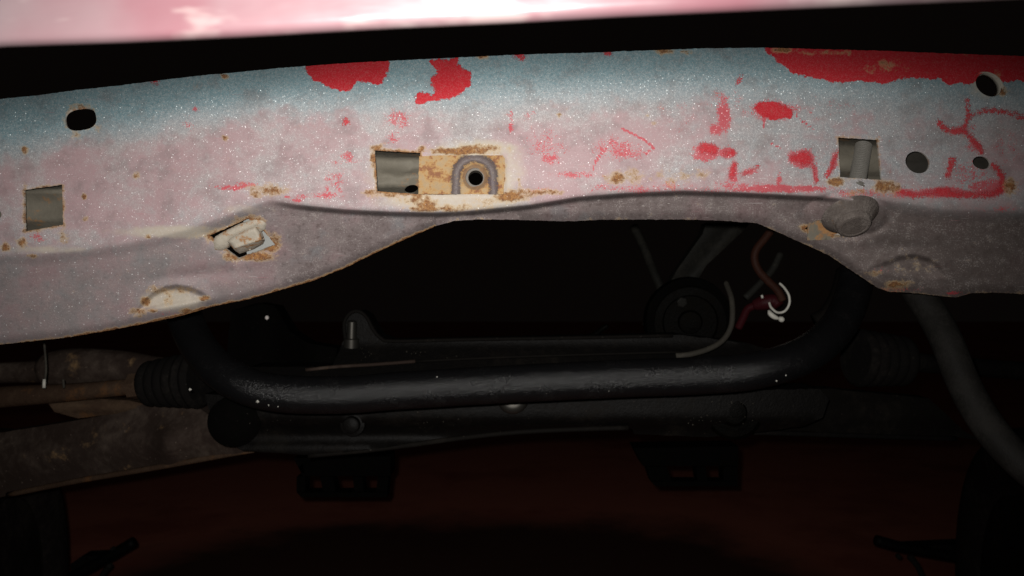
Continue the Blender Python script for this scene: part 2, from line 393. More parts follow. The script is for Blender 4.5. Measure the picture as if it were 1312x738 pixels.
panel_me = sheet('panel_skin', panel_outer, holes_d, panel_points(), panel_depth, .0013,
                 {'red': a_red, 'stroke': a_stroke, 'smear': a_smear, 'haze': a_haze, 'dirt': a_dirt, 'grime': lambda U, V: smooth(900, 1200, U) + .35 * smooth(520, 700, U) * (1 - smooth(900, 1200, U)), 'rust': a_rust, 'cream': blobs(CREAM)})

def paint_material():
    t = NT('worn_metallic_paint'); px = t.attr('px', 'Vector')
    nf = t.noise(px, 22, 5, .7); nm = t.noise(px, 7, 6, .65); nl = t.noise(px, 1.6, 4, .55); nff = t.noise(px, 55, 3, .6)
    streak = t.noise(t.n('ShaderNodeMapping', {'Vector': px, 'Rotation': (0, 0, .25), 'Scale': (9, 42, 1)}), 1.0, 3, .6)
    # metal flake cells
    vor = t.t.nodes.new('ShaderNodeTexVoronoi'); vor.inputs['Scale'].default_value = 105; t.put(vor.inputs['Vector'], px)
    cell = vor.outputs['Color']; sep = t.n('ShaderNodeSeparateColor', {0: cell}); sepn = sep.node
    r2 = sepn.outputs[1]; r1 = t.n('ShaderNodeTexWhiteNoise', {'Vector': cell}, out='Value')
    teal = t.mix((.175, .31, .355), (.32, .45, .49), t.ramp01(nf, .3, .75))
    teal = t.mix(teal, (.10, .17, .19), t.math('MULTIPLY', t.ramp01(r2, .62, .95), .25))
    grey = t.mix((.36, .315, .318), (.52, .465, .465), nf)
    pink = t.mix((.46, .27, .29), (.45, .335, .345), nf)
    hz = t.math('MULTIPLY', t.attr('haze'), t.math('ADD', .62, t.math('MULTIPLY', nm, .75)), clamp=True)
    col = t.mix(teal, grey, t.math('MULTIPLY', hz, 1.15, clamp=True))
    flake = t.math('MULTIPLY', t.ramp01(r2, .70, .85), t.math('SUBTRACT', 1.0, t.attr('dirt')))
    col = t.mix(col, (.86, .86, .84), t.math('MULTIPLY', flake, .30))
    col = t.mix(col, (.16, .15, .15), t.math('MULTIPLY', t.math('MULTIPLY', t.ramp01(r1, .30, .12), t.math('SUBTRACT', 1.0, t.attr('dirt'))), .28))
    pk = t.ramp01(t.math('ADD', t.math('ADD', t.math('MULTIPLY', nl, 1.3), t.math('MULTIPLY', nm, .9)), t.math('MULTIPLY', t.attr('haze'), .75)), 1.46, 2.0)
    col = t.mix(col, pink, t.math('MULTIPLY', pk, .85))
    dirt = t.attr('dirt')
    smg = t.ramp01(t.math('ADD', t.math('MULTIPLY', t.noise(px, 2.6, 5, .65), .8), t.math('MULTIPLY', nm, .3)), .52, .72)
    col = t.mix(col, (.20, .175, .175), t.math('MULTIPLY', smg, .42))
    dcol = t.mix((.150, .118, .116), (.275, .228, .226), t.ramp01(t.math('ADD', t.math('MULTIPLY', nl, .75), t.math('MULTIPLY', streak, .25)), .28, .72))
    dcol = t.mix(dcol, (.22, .125, .135), t.math('MULTIPLY', t.ramp01(nl, .5, .7), .55))
    dcol = t.mix(dcol, (.20, .205, .215), t.math('MULTIPLY', t.ramp01(t.noise(px, 2.3, 4, .6), .55, .72), .6))
    dcol = t.mix(dcol, t.mix((.085, .066, .058), (.17, .140, .128), nm), t.math('MULTIPLY', t.attr('grime'), .75))
    dcol = t.mix(dcol, (.40, .36, .345), t.math('MULTIPLY', t.ramp01(t.math('ADD', t.math('MULTIPLY', nff, .6), t.math('MULTIPLY', nm, .5)), .57, .68), .6))
    dcol = t.mix(dcol, (.10, .075, .07), t.math('MULTIPLY', t.ramp01(t.math('ADD', t.math('MULTIPLY', nf, .6), t.math('MULTIPLY', nm, .5)), .53, .42), .6))
    col = t.mix(col, dcol, dirt)
    for ang, sx_, sy_, cc in ((.55, 3.0, 70, (.60, .57, .56)), (-.35, 2.2, 85, (.55, .22, .25)), (1.9, 3.2, 75, (.58, .54, .53))):
        scr = t.ramp01(t.noise(t.n('ShaderNodeMapping', {'Vector': px, 'Rotation': (0, 0, ang), 'Scale': (sx_, sy_, 1)}), 1.0, 1, .5), .735, .77)
        scr = t.math('MULTIPLY', scr, t.ramp01(nl, .45, .6)); col = t.mix(col, cc, t.math('MULTIPLY', scr, .55))
    fleck = t.ramp01(t.noise(t.n('ShaderNodeMapping', {'Vector': px, 'Rotation': (0, 0, .3), 'Scale': (9, 22, 1)}), 1.0, 2, .5), .70, .77)
    col = t.mix(col, (.55, .50, .48), t.math('MULTIPLY', fleck, t.lerp(.25, .6, dirt)))
    cr = t.attr('cream'); crf = t.ramp01(t.math('ADD', cr, t.math('MULTIPLY', t.math('SUBTRACT', nm, .5), .7)), .28, .75)
    col = t.mix(col, t.mix((.46, .39, .28), (.56, .53, .48), nf), t.math('MULTIPLY', crf, .85))
    # red: thick paint islands and rubbed smears
    rd = t.math('ADD', t.attr('red'), t.math('ADD', t.math('MULTIPLY', t.math('SUBTRACT', nm, .5), 15.0), t.math('MULTIPLY', t.math('SUBTRACT', nf, .5), 11.0)))
    redm = t.ramp01(rd, .7, -.7)
    st = t.math('ADD', t.attr('stroke'), t.math('ADD', t.math('MULTIPLY', t.math('SUBTRACT', nm, .5), 14.0), t.math('ADD', t.math('MULTIPLY', t.math('SUBTRACT', nff, .5), 16.0), t.math('MULTIPLY', t.math('SUBTRACT', nf, .5), 14.0))))
    redm = t.math('MAXIMUM', redm, t.math('MULTIPLY', t.ramp01(st, 1.6, -2.2), .92))
    chip = t.ramp01(t.math('ADD', t.math('MULTIPLY', nff, .5), t.math('MULTIPLY', nm, .5)), .66, .72)
    redm = t.math('MULTIPLY', redm, t.math('SUBTRACT', 1.0, t.math('MULTIPLY', chip, .8)))
    smn = t.math('ADD', t.math('MULTIPLY', nff, .95), t.math('ADD', t.math('MULTIPLY', nf, .75), t.math('MULTIPLY', t.math('SUBTRACT', nm, .5), .8)))
    smn = t.math('SUBTRACT', smn, .35)
    sm = t.ramp01(t.math('ADD', smn, t.math('MULTIPLY', t.attr('smear'), .70)), .80, 1.0)
    redc = t.mix((.60, .034, .046), (.48, .022, .030), nm)
    col = t.mix(col, t.mix((.60, .085, .12), redc, nf), t.math('MULTIPLY', sm, .82))
    redc2 = t.mix(t.mix(redc, (.68, .13, .15), t.math('MULTIPLY', t.ramp01(r2, .6, .9), .4)), (.42, .13, .12), t.math('MULTIPLY', t.ramp01(nf, .5, .75), .55))
    col = t.mix(col, redc2, redm)
    rs = t.math('ADD', t.attr('rust'), t.math('ADD', t.math('MULTIPLY', t.math('SUBTRACT', nm, .5), 1.5), t.math('MULTIPLY', t.math('SUBTRACT', nf, .5), 1.0)))
    rust_s = t.ramp01(rs, .22, .62); rust_h = t.ramp01(rs, .48, .82)
    rc = t.mix((.40, .19, .055), (.17, .06, .022), t.ramp01(nf, .35, .65))
    rc = t.mix(rc, (.12, .05, .03), t.math('MULTIPLY', t.ramp01(nff, .52, .7), .6))
    col = t.mix(col, (.54, .38, .20), t.math('MULTIPLY', rust_s, .62))
    col = t.mix(col, rc, t.math('MULTIPLY', rust_h, .9))
    wall = t.attr('wall'); col = t.mix(col, t.mix((.42, .40, .36), (.26, .13, .06), t.ramp01(nm, .45, .62)), t.math('MULTIPLY', wall, .8))
    # flakes glitter where the coat still shows
    cover = t.math('SUBTRACT', 1.0, t.math('MAXIMUM', t.math('MAXIMUM', t.math('MULTIPLY', dirt, .90), t.math('MULTIPLY', redm, .94)), t.math('MAXIMUM', t.math('MULTIPLY', rust_s, .75), t.math('MULTIPLY', crf, .6))), clamp=True)
    geo = t.t.nodes.new('ShaderNodeNewGeometry')
    v1 = t.n('ShaderNodeVectorMath', {0: cell, 1: (.5, .5, .5)}, operation='SUBTRACT')
    v2 = t.t.nodes.new('ShaderNodeVectorMath'); v2.operation = 'SCALE'; t.put(v2.inputs[0], v1); v2.inputs[3].default_value = 1.6
    v3 = t.n('ShaderNodeVectorMath', {0: v2.outputs[0], 1: geo.outputs['Normal']}, operation='ADD')
    fn = t.n('ShaderNodeVectorMath', {0: v3}, operation='NORMALIZE')
    hgt = t.math('ADD', t.math('ADD', t.math('MULTIPLY', redm, .9), t.math('MULTIPLY', rust_h, t.math('MULTIPLY', nff, 1.8))), t.math('ADD', t.math('MULTIPLY', nf, .35), t.math('MULTIPLY', nm, .25)))
    bmp = t.bump(hgt, .55, .0008)
    m = t.set(Base_Color=col, Roughness=t.lerp(t.lerp(.62, .42, redm), .9, t.math('MAXIMUM', rust_s, dirt)), Metallic=0.0, Specular_IOR_Level=.32, Normal=bmp)
    fl = t.n('ShaderNodeBsdfGlossy', {'Color': (.86, .92, .92), 'Roughness': .34, 'Normal': fn})
    glint = t.math('MULTIPLY', t.math('MULTIPLY', t.ramp01(r1, .35, .5), cover), .055)
    mx = t.t.nodes.new('ShaderNodeMixShader'); t.put(mx.inputs[0], glint)
    t.t.links.new(t.bsdf.outputs[0], mx.inputs[1]); t.t.links.new(fl, mx.inputs[2]); t.t.links.new(mx.outputs[0], t.out.inputs[0])
    return m
M_paint = paint_material()

def plain_old(name, c1, c2, rust=.5, scale=180, rough=.7, bump=.4, metal=0.0):
    t = NT(name); p = t.obj
    n1 = t.noise(p, scale, 5, .65); n2 = t.noise(p, scale * .3, 4, .6); n3 = t.noise(p, scale * 3, 3, .6)
    col = t.mix(c1, c2, n1)
    f = t.ramp01(t.math('ADD', t.math('MULTIPLY', n2, .65), t.math('MULTIPLY', n1, .35)), rust, rust + .10)
    col = t.mix(col, t.mix((.46, .24, .08), (.20, .075, .03), n3), t.math('MULTIPLY', f, .85))
    return t.set(Base_Color=col, Roughness=rough, Metallic=metal, Specular_IOR_Level=.3, Normal=t.bump(t.math('ADD', n1, t.math('MULTIPLY', n3, .6)), bump, .0008))
M_inner = plain_old('faded_grey_inner_steel', (.125, .112, .088), (.200, .182, .145), .53, 150)
M_gusset = plain_old('dark_dirty_steel', (.030, .027, .023), (.055, .050, .043), .66, 150)
M_stud0 = plain_old('worn_nut_steel', (.10, .085, .07), (.20, .18, .155), .56, 300, .5)
M_clip = plain_old('cream_painted_clip', (.36, .315, .25), (.50, .46, .39), .50, 420)
M_nutpl = plain_old('rusty_nut_plate', (.62, .52, .36), (.60, .56, .48), .505, 150)
M_horse = plain_old('bare_purple_grey_steel', (.17, .145, .155), (.27, .235, .25), .60, 260, .55)
M_bolt = dark_mat('grimy_grey_bolt', (.115, .095, .085), (.24, .21, .19), .47, .65, 170, .6, .6, rust=(.20, .11, .045), rust_amt=.62, bdist=.0022)

cross = thing('front_crossmember', 'long pressed steel front panel, worn silver teal paint with red patches and rust', 'car panel', P(640, 300, .57))
link('panel_skin', panel_me, M_paint, cross)
# closing panel behind the square holes: bulged, with its own small hole
def inner_depth(U, V):
    D = panel_depth(np.clip(U, -70, 1390), np.full(U.shape, 200.0)) + .016
    D = D + .010 * smooth(236, 262, V) - .006 * np.exp(-((V - 205) / 16) ** 2) + .004 * np.exp(-((V - 226) / 5) ** 2) 
    vt = np.interp(U, [-70, 90, 470, 545, 1050, 1140], [247, 244, 201, 205, 185, 188]); vb = np.interp(U, [-70, 90, 470, 545, 1050, 1140], [286, 279, 236, 238, 220, 221])
    D = D + .0024 * np.maximum(vt - V, 0) + .0011 * np.maximum(V - vb, 0) + .004
    D = D - .0022 * np.exp(-((V - (218 + .12 * (540 - U) + 5 * np.sin(U / 11))) / 3.0) ** 2) * (U > 440) * (U < 560)
    return D + .0015 * np.sin(U / 13) * np.sin(V / 9)
inner_me = sheet('inner_panel', dense([(-70,222),(30,215),(300,190),(470,172),(800,166),(1050,164),(1142,166),(1142,246),(1100,243),(900,238),(690,243),(560,262),(480,262),(330,252),(290,268),(160,300),(60,318),(-70,320)], 6),
                 [dense(ell_poly(527, 243, 9, 6, -.3), 3), dense(ell_poly(609, 226, 24, 20), 3)], grid_pts(-68, 1142, 165, 320, 4), inner_depth, .0012)
link('inner_panel', inner_me, M_inner, cross)
link('side_gusset', sheet('side_gusset', dense([(1146,160),(1330,160),(1330,256),(1146,250)], 8), [], grid_pts(1148, 1328, 162, 250, 9), lambda U, V: panel_depth(U, V * 0 + 205) + .034 + .004 * np.sin(V / 5), .0015), M_gusset, cross)
# plate with the threaded weld nut
def nutplate_depth(U, V):
    D = panel_depth(U * 0 + 600, V * 0 + 175) - .0004
    dx, dy = U - 608, V - 226
    r = np.where(dy < 0, np.hypot(dx, dy), np.abs(dx))
    ring = np.exp(-((r - 24) / 5.5) ** 4)
    dish = 1 - smooth(10, 20, np.hypot(dx, dy))
    return D - .0026 * ring * (dx < 60) + .0030 * dish + .0012 * np.sin(U / 17) * np.sin(V / 11)
def horse_attr(U, V):
    dx, dy = U - 608, V - 226; r = np.where(dy < 0, np.hypot(dx, dy), np.abs(dx))
    return np.exp(-((r - 24) / 7.0) ** 4)
nut_outer = dense([(537,200.5),(560,199),(644,199),(647,203),(645,249),(536,248.5)], 2.2, .15)
np_me = sheet('nut_plate', nut_outer, [dense(ell_poly(609.5, 228, 11, 10.5), 2)], grid_pts(538, 646, 200, 249, 2.1), nutplate_depth, .0015, {'horse': horse_attr, 'boss': lambda U, V: np.exp(-((np.hypot(U - 609, V - 227) - 13) / 4.0) ** 2)})
def nutplate_mat():
    t = NT('rusty_nut_plate_paint'); px = t.attr('px', 'Vector')
    n1 = t.noise(px, 11, 5, .7); n2 = t.noise(px, 30, 4, .65); n3 = t.noise(px, 5.2, 4, .65)
    col = t.mix((.34, .22, .105), (.46, .37, .25), n1)
    col = t.mix(col, (.47, .27, .09), t.math('MULTIPLY', t.ramp01(t.math('ADD', t.math('MULTIPLY', n3, .6), t.math('MULTIPLY', n1, .5)), .44, .62), .9))
    col = t.mix(col, (.22, .085, .05), t.math('MULTIPLY', t.ramp01(t.math('ADD', t.math('MULTIPLY', n3, .5), t.math('MULTIPLY', n1, .5)), .49, .58), .85))
    h = t.ramp01(t.math('ADD', t.attr('horse'), t.math('ADD', t.math('MULTIPLY', t.math('SUBTRACT', n2, .5), 1.6), t.math('MULTIPLY', t.math('SUBTRACT', n1, .5), 1.8))), .42, .8)
    b_ = t.ramp01(t.math('ADD', t.attr('boss'), t.math('MULTIPLY', t.math('SUBTRACT', n1, .5), 1.2)), .3, .7)
    col = t.mix(col, t.mix((.115, .085, .065), (.30, .17, .085), n2), t.math('MULTIPLY', b_, .85))
    col = t.mix(col, t.mix((.060, .050, .058), (.16, .14, .155), n1), t.math('MULTIPLY', h, .9))
    return t.set(Base_Color=col, Roughness=t.lerp(.8, .5, h), Specular_IOR_Level=.35, Normal=t.bump(t.math('ADD', n2, n1), .5, .0008))
npl = link('nut_plate', np_me, nutplate_mat(), cross)
Dn = float(nutplate_depth(np.array([609.]), np.array([228.]))[0])
nc = P(609.5, 228, Dn + .0005); nax = Vector((-.05, 1, .02))
link('weld_nut', lathe('weld_nut', [(-.0005,.0064),(-.0005,.0050),(.002,.0046),(.004,.0049),(.006,.0046),(.010,.0047),(.010,.0075),(.001,.0078),(-.0005,.0064)], nc, nax, 22, caps=False), M_stud0, npl)
# collar of the far right oval hole
Dc = float(panel_depth(np.array([1267.]), np.array([109.]))[0])
def collar(name, u, v, rx, ry, rot, D, depth_, mat):
    pts = ell_poly(u, v, rx, ry, rot, 28); V, Fc = [], []
    ax = Vector((.02, 1, .05)).normalized()
    for k, sc_ in ((0, 1.06), (.3, 1.0), (1, .98), (1, 1.16), (.05, 1.18)):
        for (x, y) in pts:
            V.append(P(u + (x - u) * sc_, v + (y - v) * sc_, D) + ax * depth_ * k)
    n = len(pts)
    for i in range(4):
        for k in range(n): Fc.append((i * n + k, i * n + (k + 1) % n, (i + 1) * n + (k + 1) % n, (i + 1) * n + k))
    return link(name, mesh_from(name, V, Fc), mat, cross)
M_collar = plain_old('cream_collar', (.52, .48, .40), (.60, .57, .50), .58, 300)
collar('hole_collar', 1267, 109, 18, 13.5, .55, Dc + .0010, .0085, M_collar)
# clip in the left hole
def clip_depth(U, V): return panel_depth(U * 0 + 305, V * 0 + 318) - .003 + (V - 318) * .00030
cl_band = [(274,321),(272,310),(276,303),(286,297),(306,287),(326,280),(337,280),(342,286),(339,294),(333,297),(328,293),(296,308),(292,317),(284,321)]
def band_depth(U, V):
    d = -poly_sd(U, V, cl_band); return clip_depth(U, V) - .0035 * np.sqrt(np.clip(d / 7, 0, 1))
clip_me = sheet('clip_band', dense(cl_band, 1.8), [], grid_pts(270, 345, 278, 323, 1.8), band_depth, .004, thickdir=(0, 1, .1))
clip = link('spring_clip', clip_me, M_clip, cross, 'cream painted spring clip with rust specks in the slanted hole')
tab = [(291,309),(300,302),(318,293),(327,291),(332,297),(336,308),(334,313),(322,320),(307,325),(301,321)]
def tab_depth(U, V):
    d = -poly_sd(U, V, tab); h = chord_h(U, V, ((299,318),(336,306)))
    return clip_depth(U, V) - .0045 - .003 * np.sqrt(np.clip(d / 4, 0, 1)) + .0009 * np.maximum(-h, 0) - .0012 * np.exp(-(h / 1.6) ** 2)
link('clip_tab', sheet('clip_tab', dense(tab, 1.6), [], grid_pts(290, 338, 290, 327, 1.5), tab_depth, .006, thickdir=(0, 1, .1)), M_clip, clip)
def backing(name, poly, D, mat):
    return link(name, sheet(name, dense(poly, 4), [], grid_pts(poly[0][0] - 60, poly[0][0] + 140, 270, 345, 6), lambda U, V: D + (V - 300) * .0002, .001), mat, cross)
M_back = plain_old('pale_grey_backing', (.27, .28, .275), (.36, .365, .35), .66, 200)
backing('clip_backing_plate', [(312,276),(342,280),(362,318),(318,334),(312,300)], float(panel_depth(np.array([330.]), np.array([312.]))[0]) + .006, M_back)
backing('slot_backing_plate', [(1036,276),(1108,276),(1110,306),(1034,308)], float(panel_depth(np.array([1060.]), np.array([296.]))[0]) + .0045, M_inner)
# flange bolt in the right slot
Db = float(panel_depth(np.array([1084.]), np.array([276.]))[0])
bc = P(1090, 277, Db - .0005); bax = Vector((.04, -.60, -.80)).normalized()
bolt = link('flange_bolt', lathe('flange_bolt', [(-.012,.010),(-.004,.0170),(-.0026,.0196),(-.0018,.0192),(.0022,.0150),(.0048,.0126)], bc + bax * .001, bax, 36), M_bolt, cross, 'round grey flange bolt in the right underside slot')
link('bolt_head', lathe('bolt_head', [(0,.0124),(.0040,.0119),(.0053,.0108),(.0056,.0093),(.0051,.0086)], bc + bax * .0045, bax, 28), M_bolt, bolt)
# threaded stud inside the right square hole
Ds = float(panel_depth(np.array([1103.]), np.array([205.]))[0])
a0, a1 = P(1097, 240, Ds + .004), P(1107, 184, Ds + .016); ax = (a1 - a0); Lb = ax.length
prof = []
k = 0.0
while k < Lb - .0015:
    prof += [(k, .0050), (k + .0007, .0058)]; k += .0014
prof += [(Lb - .0012, .0052), (Lb, .0038)]
M_stud = plain_old('grey_stud', (.13, .122, .108), (.20, .19, .17), .60, 300, .5)
link('threaded_stud', lathe('threaded_stud', prof, a0, ax, 20), M_stud, cross, 'threaded stud seen through the right square hole')

# ==================================================================== BUMPER (close above the lens)
def bumper_mesh():
    EDGE = interp([(-700,98),(-300,80),(0,60),(150,55),(300,48),(500,37),(656,30),(800,22),(1000,13),(1312,0),(1700,-18),(2100,-40)])
    V, Fc = [], []; us = np.arange(-700, 2101, 14)
    prof = []   # (height above the lowest line, depth behind the front face) in metres
    for a in np.linspace(0, 180, 9): prof.append((.0022 - .0022 * math.cos(math.radians(180 - a)) * -1, 0))
    prof = [(.034,.0062),(.006,.0062),(.0008,.0058),(.0,.0048),(.0,.0034),(.0003,.0018),(.0010,.0006),(.0026,.0001),(.0055,.0),(.010,-.0006),(.018,-.0006),(.026,.0000),(.034,.0008),(.046,.0015),(.058,.0025),(.066,.004),(.0675,.0062)]
    for u in us:
        D = .235 + .018 * ((u - 656) / 1000) ** 2
        q = P(u, float(EDGE(u)), D + .0048); b = Vector((q.x * D / (D + .0048), D, q.z))
        for (h, d) in prof: V.append(b + Vector((0, d, h)))
    n = len(prof)
    for i in range(len(us) - 1):
        for k in range(n):
            k2 = (k + 1) % n; Fc.append((i * n + k, i * n + k2, (i + 1) * n + k2, (i + 1) * n + k))
    me = mesh_from('bumper_skin', V, Fc); set_sharp(me, 60); return me
def bumper_mat():
    t = NT('scuffed_flash_bleached_red_paint'); p = t.obj
    n1 = t.noise(p, 24, 3, .5); n2 = t.noise(t.n('ShaderNodeMapping', {'Vector': p, 'Rotation': (0, .6, 0), 'Scale': (30, 10, 95)}), 1.0, 3, .6); n3 = t.noise(p, 14, 3, .5)
    f = t.ramp01(t.math('ADD', t.math('MULTIPLY', n1, .6), t.math('MULTIPLY', n3, .5)), .26, .78)
    col = t.mix((.165, .065, .080), (.175, .130, .138), f)
    sc_ = t.ramp01(n2, .52, .66)
    col = t.mix(col, (.30, .25, .24), t.math('MULTIPLY', sc_, .5))  # pale streaks: scuffs, with the burnt-out flash glare painted into the colour
    return t.set(Base_Color=col, Roughness=t.lerp(.28, .5, f), Specular_IOR_Level=.5, Normal=t.bump(t.math('ADD', n1, t.math('MULTIPLY', n2, .5)), .35, .002))
bump_o = link('bumper', bumper_mesh(), bumper_mat())
tag(bump_o, 'scuffed red bumper edge close to the lens, bleached by the flash', 'bumper')

# ==================================================================== UNDERBODY, dark materials
M_void = dark_mat('near_black_steel', (.0018, .0016, .0014), (.006, .005, .004), .3, .8, 40, .4, .1)  # near-black tone for brackets, left bush, pulley casing and mount plate
M_black = dark_mat('chipped_black_paint', (.006, .006, .0065), (.012, .0115, .0115), .34, .23, 120, .6, 1.2, bdist=.0020)
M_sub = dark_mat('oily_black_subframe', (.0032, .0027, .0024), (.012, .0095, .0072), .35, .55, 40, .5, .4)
M_arm = dark_mat('dusty_brown_arm', (.038, .026, .021), (.115, .088, .070), .40, .75, 30, .5, .25, rust=(.24, .15, .075), rust_amt=.60)
M_arm_r = dark_mat('dusty_dark_arm', (.007, .006, .0052), (.020, .017, .014), .35, .75, 30, .5, .25)
M_rod = dark_mat('rusty_rod', (.055, .033, .022), (.10, .066, .042), .45, .8, 50, .6, .2, rust=(.12, .06, .028), rust_amt=.54)
M_rub = dark_mat('dusty_rubber', (.007, .0062, .0058), (.024, .021, .018), .35, .85, 60, .4, .2)
M_hose = dark_mat('grey_black_hose_rubber', (.013, .0122, .011), (.024, .022, .020), .45, .6, 120, .35, .35)
M_tyre = dark_mat('tyre_rubber', (.012, .010, .0095), (.040, .033, .029), .38, .8, 30, .4, .25)
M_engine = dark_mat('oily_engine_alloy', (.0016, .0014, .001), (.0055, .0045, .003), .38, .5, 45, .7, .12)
M_alloy = dark_mat('dull_alloy', (.016, .0155, .0135), (.036, .033, .027), .4, .6, 60, .4, .4)
M_redhose = dark_mat('faded_red_hose', (.030, .011, .007), (.048, .020, .013), .4, .6, 80, .3, .35)
M_redplug = dark_mat('red_plastic_plug', (.035, .005, .007), (.045, .012, .014), .3, .5, 120, .3, .4)
M_bright = plain_old('worn_bright_wire', (.48, .47, .42), (.62, .60, .54), .70, 300, .4)
M_zinc = NT('zinc_bolt').set(Base_Color=(.075, .07, .062), Roughness=.42, Metallic=.8)
M_cable = dark_mat('pale_grey_cable', (.045, .041, .034), (.085, .077, .062), .4, .6, 120, .3, .35)

# anti roll bar -----------------------------------------------------
arb = thing('anti_roll_bar', 'thick black painted tube bent up at both ends, running across the middle', 'anti-roll bar', P(656, 490, .76))
path = [(226,300,.88),(228,360,.865),(238,410,.84),(262,455,.80),(300,487,.772),(350,503,.762),(430,506,.76),(520,500,.76),(656,492,.76),(800,485,.76),(900,481,.76),(970,474,.762),(1030,455,.78),(1072,420,.81),(1094,372,.845),(1102,310,.88)]
link('bar', tube('bar', [P(*p) for p in path], .0168, 28, 14, wob=.012), M_black, arb)
# subframe ------------------------------------------------------------
sub = thing('subframe', 'oily black steel subframe beam behind the thick black tube', 'subframe', P(656, 540, .95))
low = [(262,505),(400,515),(560,512),(800,505),(1050,498),(1062,512),(1054,535),(1030,546),(985,552),(940,558),(905,560),(812,556),(810,549),(760,549),(660,553),(600,558),(560,565),(520,570),(440,580),(390,583),(350,580),(312,578),(290,566),(272,540)]
def low_depth(U, V):
    return .90 + .0004 * np.maximum(V - 540, 0) + .012 * np.sin(U / 90) * .3 + .014 * smooth(536, 552, V) * (1 - smooth(560, 575, V))
me = sheet('lower_beam', dense(low, 6, .3), [dense(ell_poly(452, 543, 12, 12), 3), dense(ell_poly(656, 512, 18, 15), 3)], grid_pts(262, 1062, 498, 584, 7), low_depth, .055, thickdir=(0, 1, 0))
link('lower_beam', me, M_sub, sub)
lip_me = tube('lower_flange', [P(395,584,.915), P(470,577,.915), P(520,571,.915), P(585,562,.912), P(660,554,.91), P(740,550,.91), P(805,548,.91)], .0028, 8, 6); link('lower_flange', lip_me, M_arm_r, sub)
up = [(425,470),(432,455),(442,432),(440,412),(446,401),(458,398),(468,404),(476,418),(484,431),(500,437),(600,435),(700,433),(800,431),(870,429),(960,440),(1010,455),(900,470),(700,478),(430,486),(330,486),(320,470)]
def up_depth(U, V): return 1.00 - .0006 * np.maximum(V - 440, 0) + .006 * np.sin(V / 4.0) * 0
me = sheet('upper_beam', dense(up, 6, .3), [], grid_pts(320, 1010, 398, 486, 7), up_depth, .06, thickdir=(0, 1, 0)); link('upper_beam', me, M_sub, sub)
link('beam_edge', tube('beam_edge', [P(443,440,.992), P(441,414,.992), P(449,401,.992), P(460,399,.992), P(470,407,.992), P(478,422,.992), P(488,433,.992), P(505,437,.992), P(600,435,.992), P(720,433,.992), P(862,430,.992)], .0022, 8, 8), M_arm_r, sub)
link('beam_seam', tube('beam_seam', [P(392,474,.975), P(430,470,.975), P(480,467,.975), P(532,463,.975)], .0020, 8, 6), M_arm, sub)
link('beam_seam', tube('beam_seam', [P(532,463,.976), P(640,458,.976), P(760,454,.976), P(872,451,.976)], .0016, 8, 6), M_arm_r, sub)
ax0 = Vector((0, -1, 0))
mb = link('mounting_bolt', lathe('mounting_bolt', [(-.02,.014),(0,.014),(.003,.013),(.004,.009),(.012,.0085),(.013,.007)], P(452, 543, .905), ax0, 20), M_sub, sub)
link('round_plug', lathe('round_plug', [(-.02,.0165),(0,.0170),(.003,.0164),(.006,.0140),(.0072,.010),(.0075,.006)], P(657, 510, .900), Vector((0, -1, .15)), 30), M_zinc, sub)
link('mount_bush', lathe('mount_bush', [(-.03,.030),(-.004,.031),(.001,.027),(.003,.016),(.008,.012),(.009,.006)], P(940, 527, .905), Vector((-.2, -1, 0)), 30), M_engine, sub)
link('mount_bush', lathe('mount_bush', [(-.03,.026),(0,.027),(.003,.023),(.005,.014),(.006,.005)], P(300, 540, .895), Vector((.2, -1, 0)), 30), M_void, sub)
link('stud_bolt', lathe('stud_bolt', [(0,.009),(.010,.009),(.011,.006),(.03,.0055),(.031,.004)], P(450, 445, .985), Vector((.05, -.1, 1)), 16), M_zinc, sub)

# dirt crumbs stuck along the beams: grit nobody could count
V, Fc = [], []
spots = [(rng.uniform(460, 480), rng.uniform(440, 462)) for _ in range(12)] + [(rng.uniform(520, 545), rng.uniform(449, 456)) for _ in range(10)] + [(rng.uniform(570, 605), rng.uniform(456, 462)) for _ in range(5)] + [(rng.uniform(880, 965), rng.uniform(512, 545)) for _ in range(34)] + [(rng.uniform(530, 600), rng.uniform(525, 545)) for _ in range(12)] + [(rng.uniform(300, 380), rng.uniform(525, 552)) for _ in range(8)] + [(rng.uniform(600, 870), rng.uniform(432, 436)) for _ in range(9)]
for (u, v) in spots:
    D = .88 if v > 500 else .975; r = rng.uniform(.0003, .0010); c = P(u, v, D); b = len(V)
    for d in ((1,0,0),(-1,0,0),(0,1,0),(0,-1,0),(0,0,1),(0,0,-1)): V.append(c + Vector(d) * r * rng.uniform(.5, 1.3))
    Fc += [(b+i, b+j, b+k) for i, j, k in ((0,2,4),(2,1,4),(1,3,4),(3,0,4),(2,0,5),(1,2,5),(3,1,5),(0,3,5))]
grit = link('road_grit', mesh_from('road_grit', V, Fc, False), M_cable, sub); grit['kind'] = 'stuff'
# the flecks on the tube
V, Fc = [], []
for (u, v, r) in [(330,515,.0020),(344,519,.0009),(356,521,.0009),(243,499,.0016),(778,497,.0011),(775,493,.0007),(906,492,.0007),(941,488,.001),(1007,481,.001),(995,488,.001),(560,483,.0006),(700,504,.0009),(780,501,.0009),(813,493,.0007)]:
    c = P(u, v, .746); b = len(V)
    for d in ((1,0,0),(-1,0,0),(0,1,0),(0,-1,0),(0,0,1),(0,0,-1)): V.append(c + Vector(d) * r * rng.uniform(.5, 1.3))
    Fc += [(b+i, b+j, b+k) for i, j, k in ((0,2,4),(2,1,4),(1,3,4),(3,0,4),(2,0,5),(1,2,5),(3,1,5),(0,3,5))]
fl = link('paint_fleck', mesh_from('paint_fleck', V, Fc, False), M_bright, arb); fl['kind'] = 'stuff'

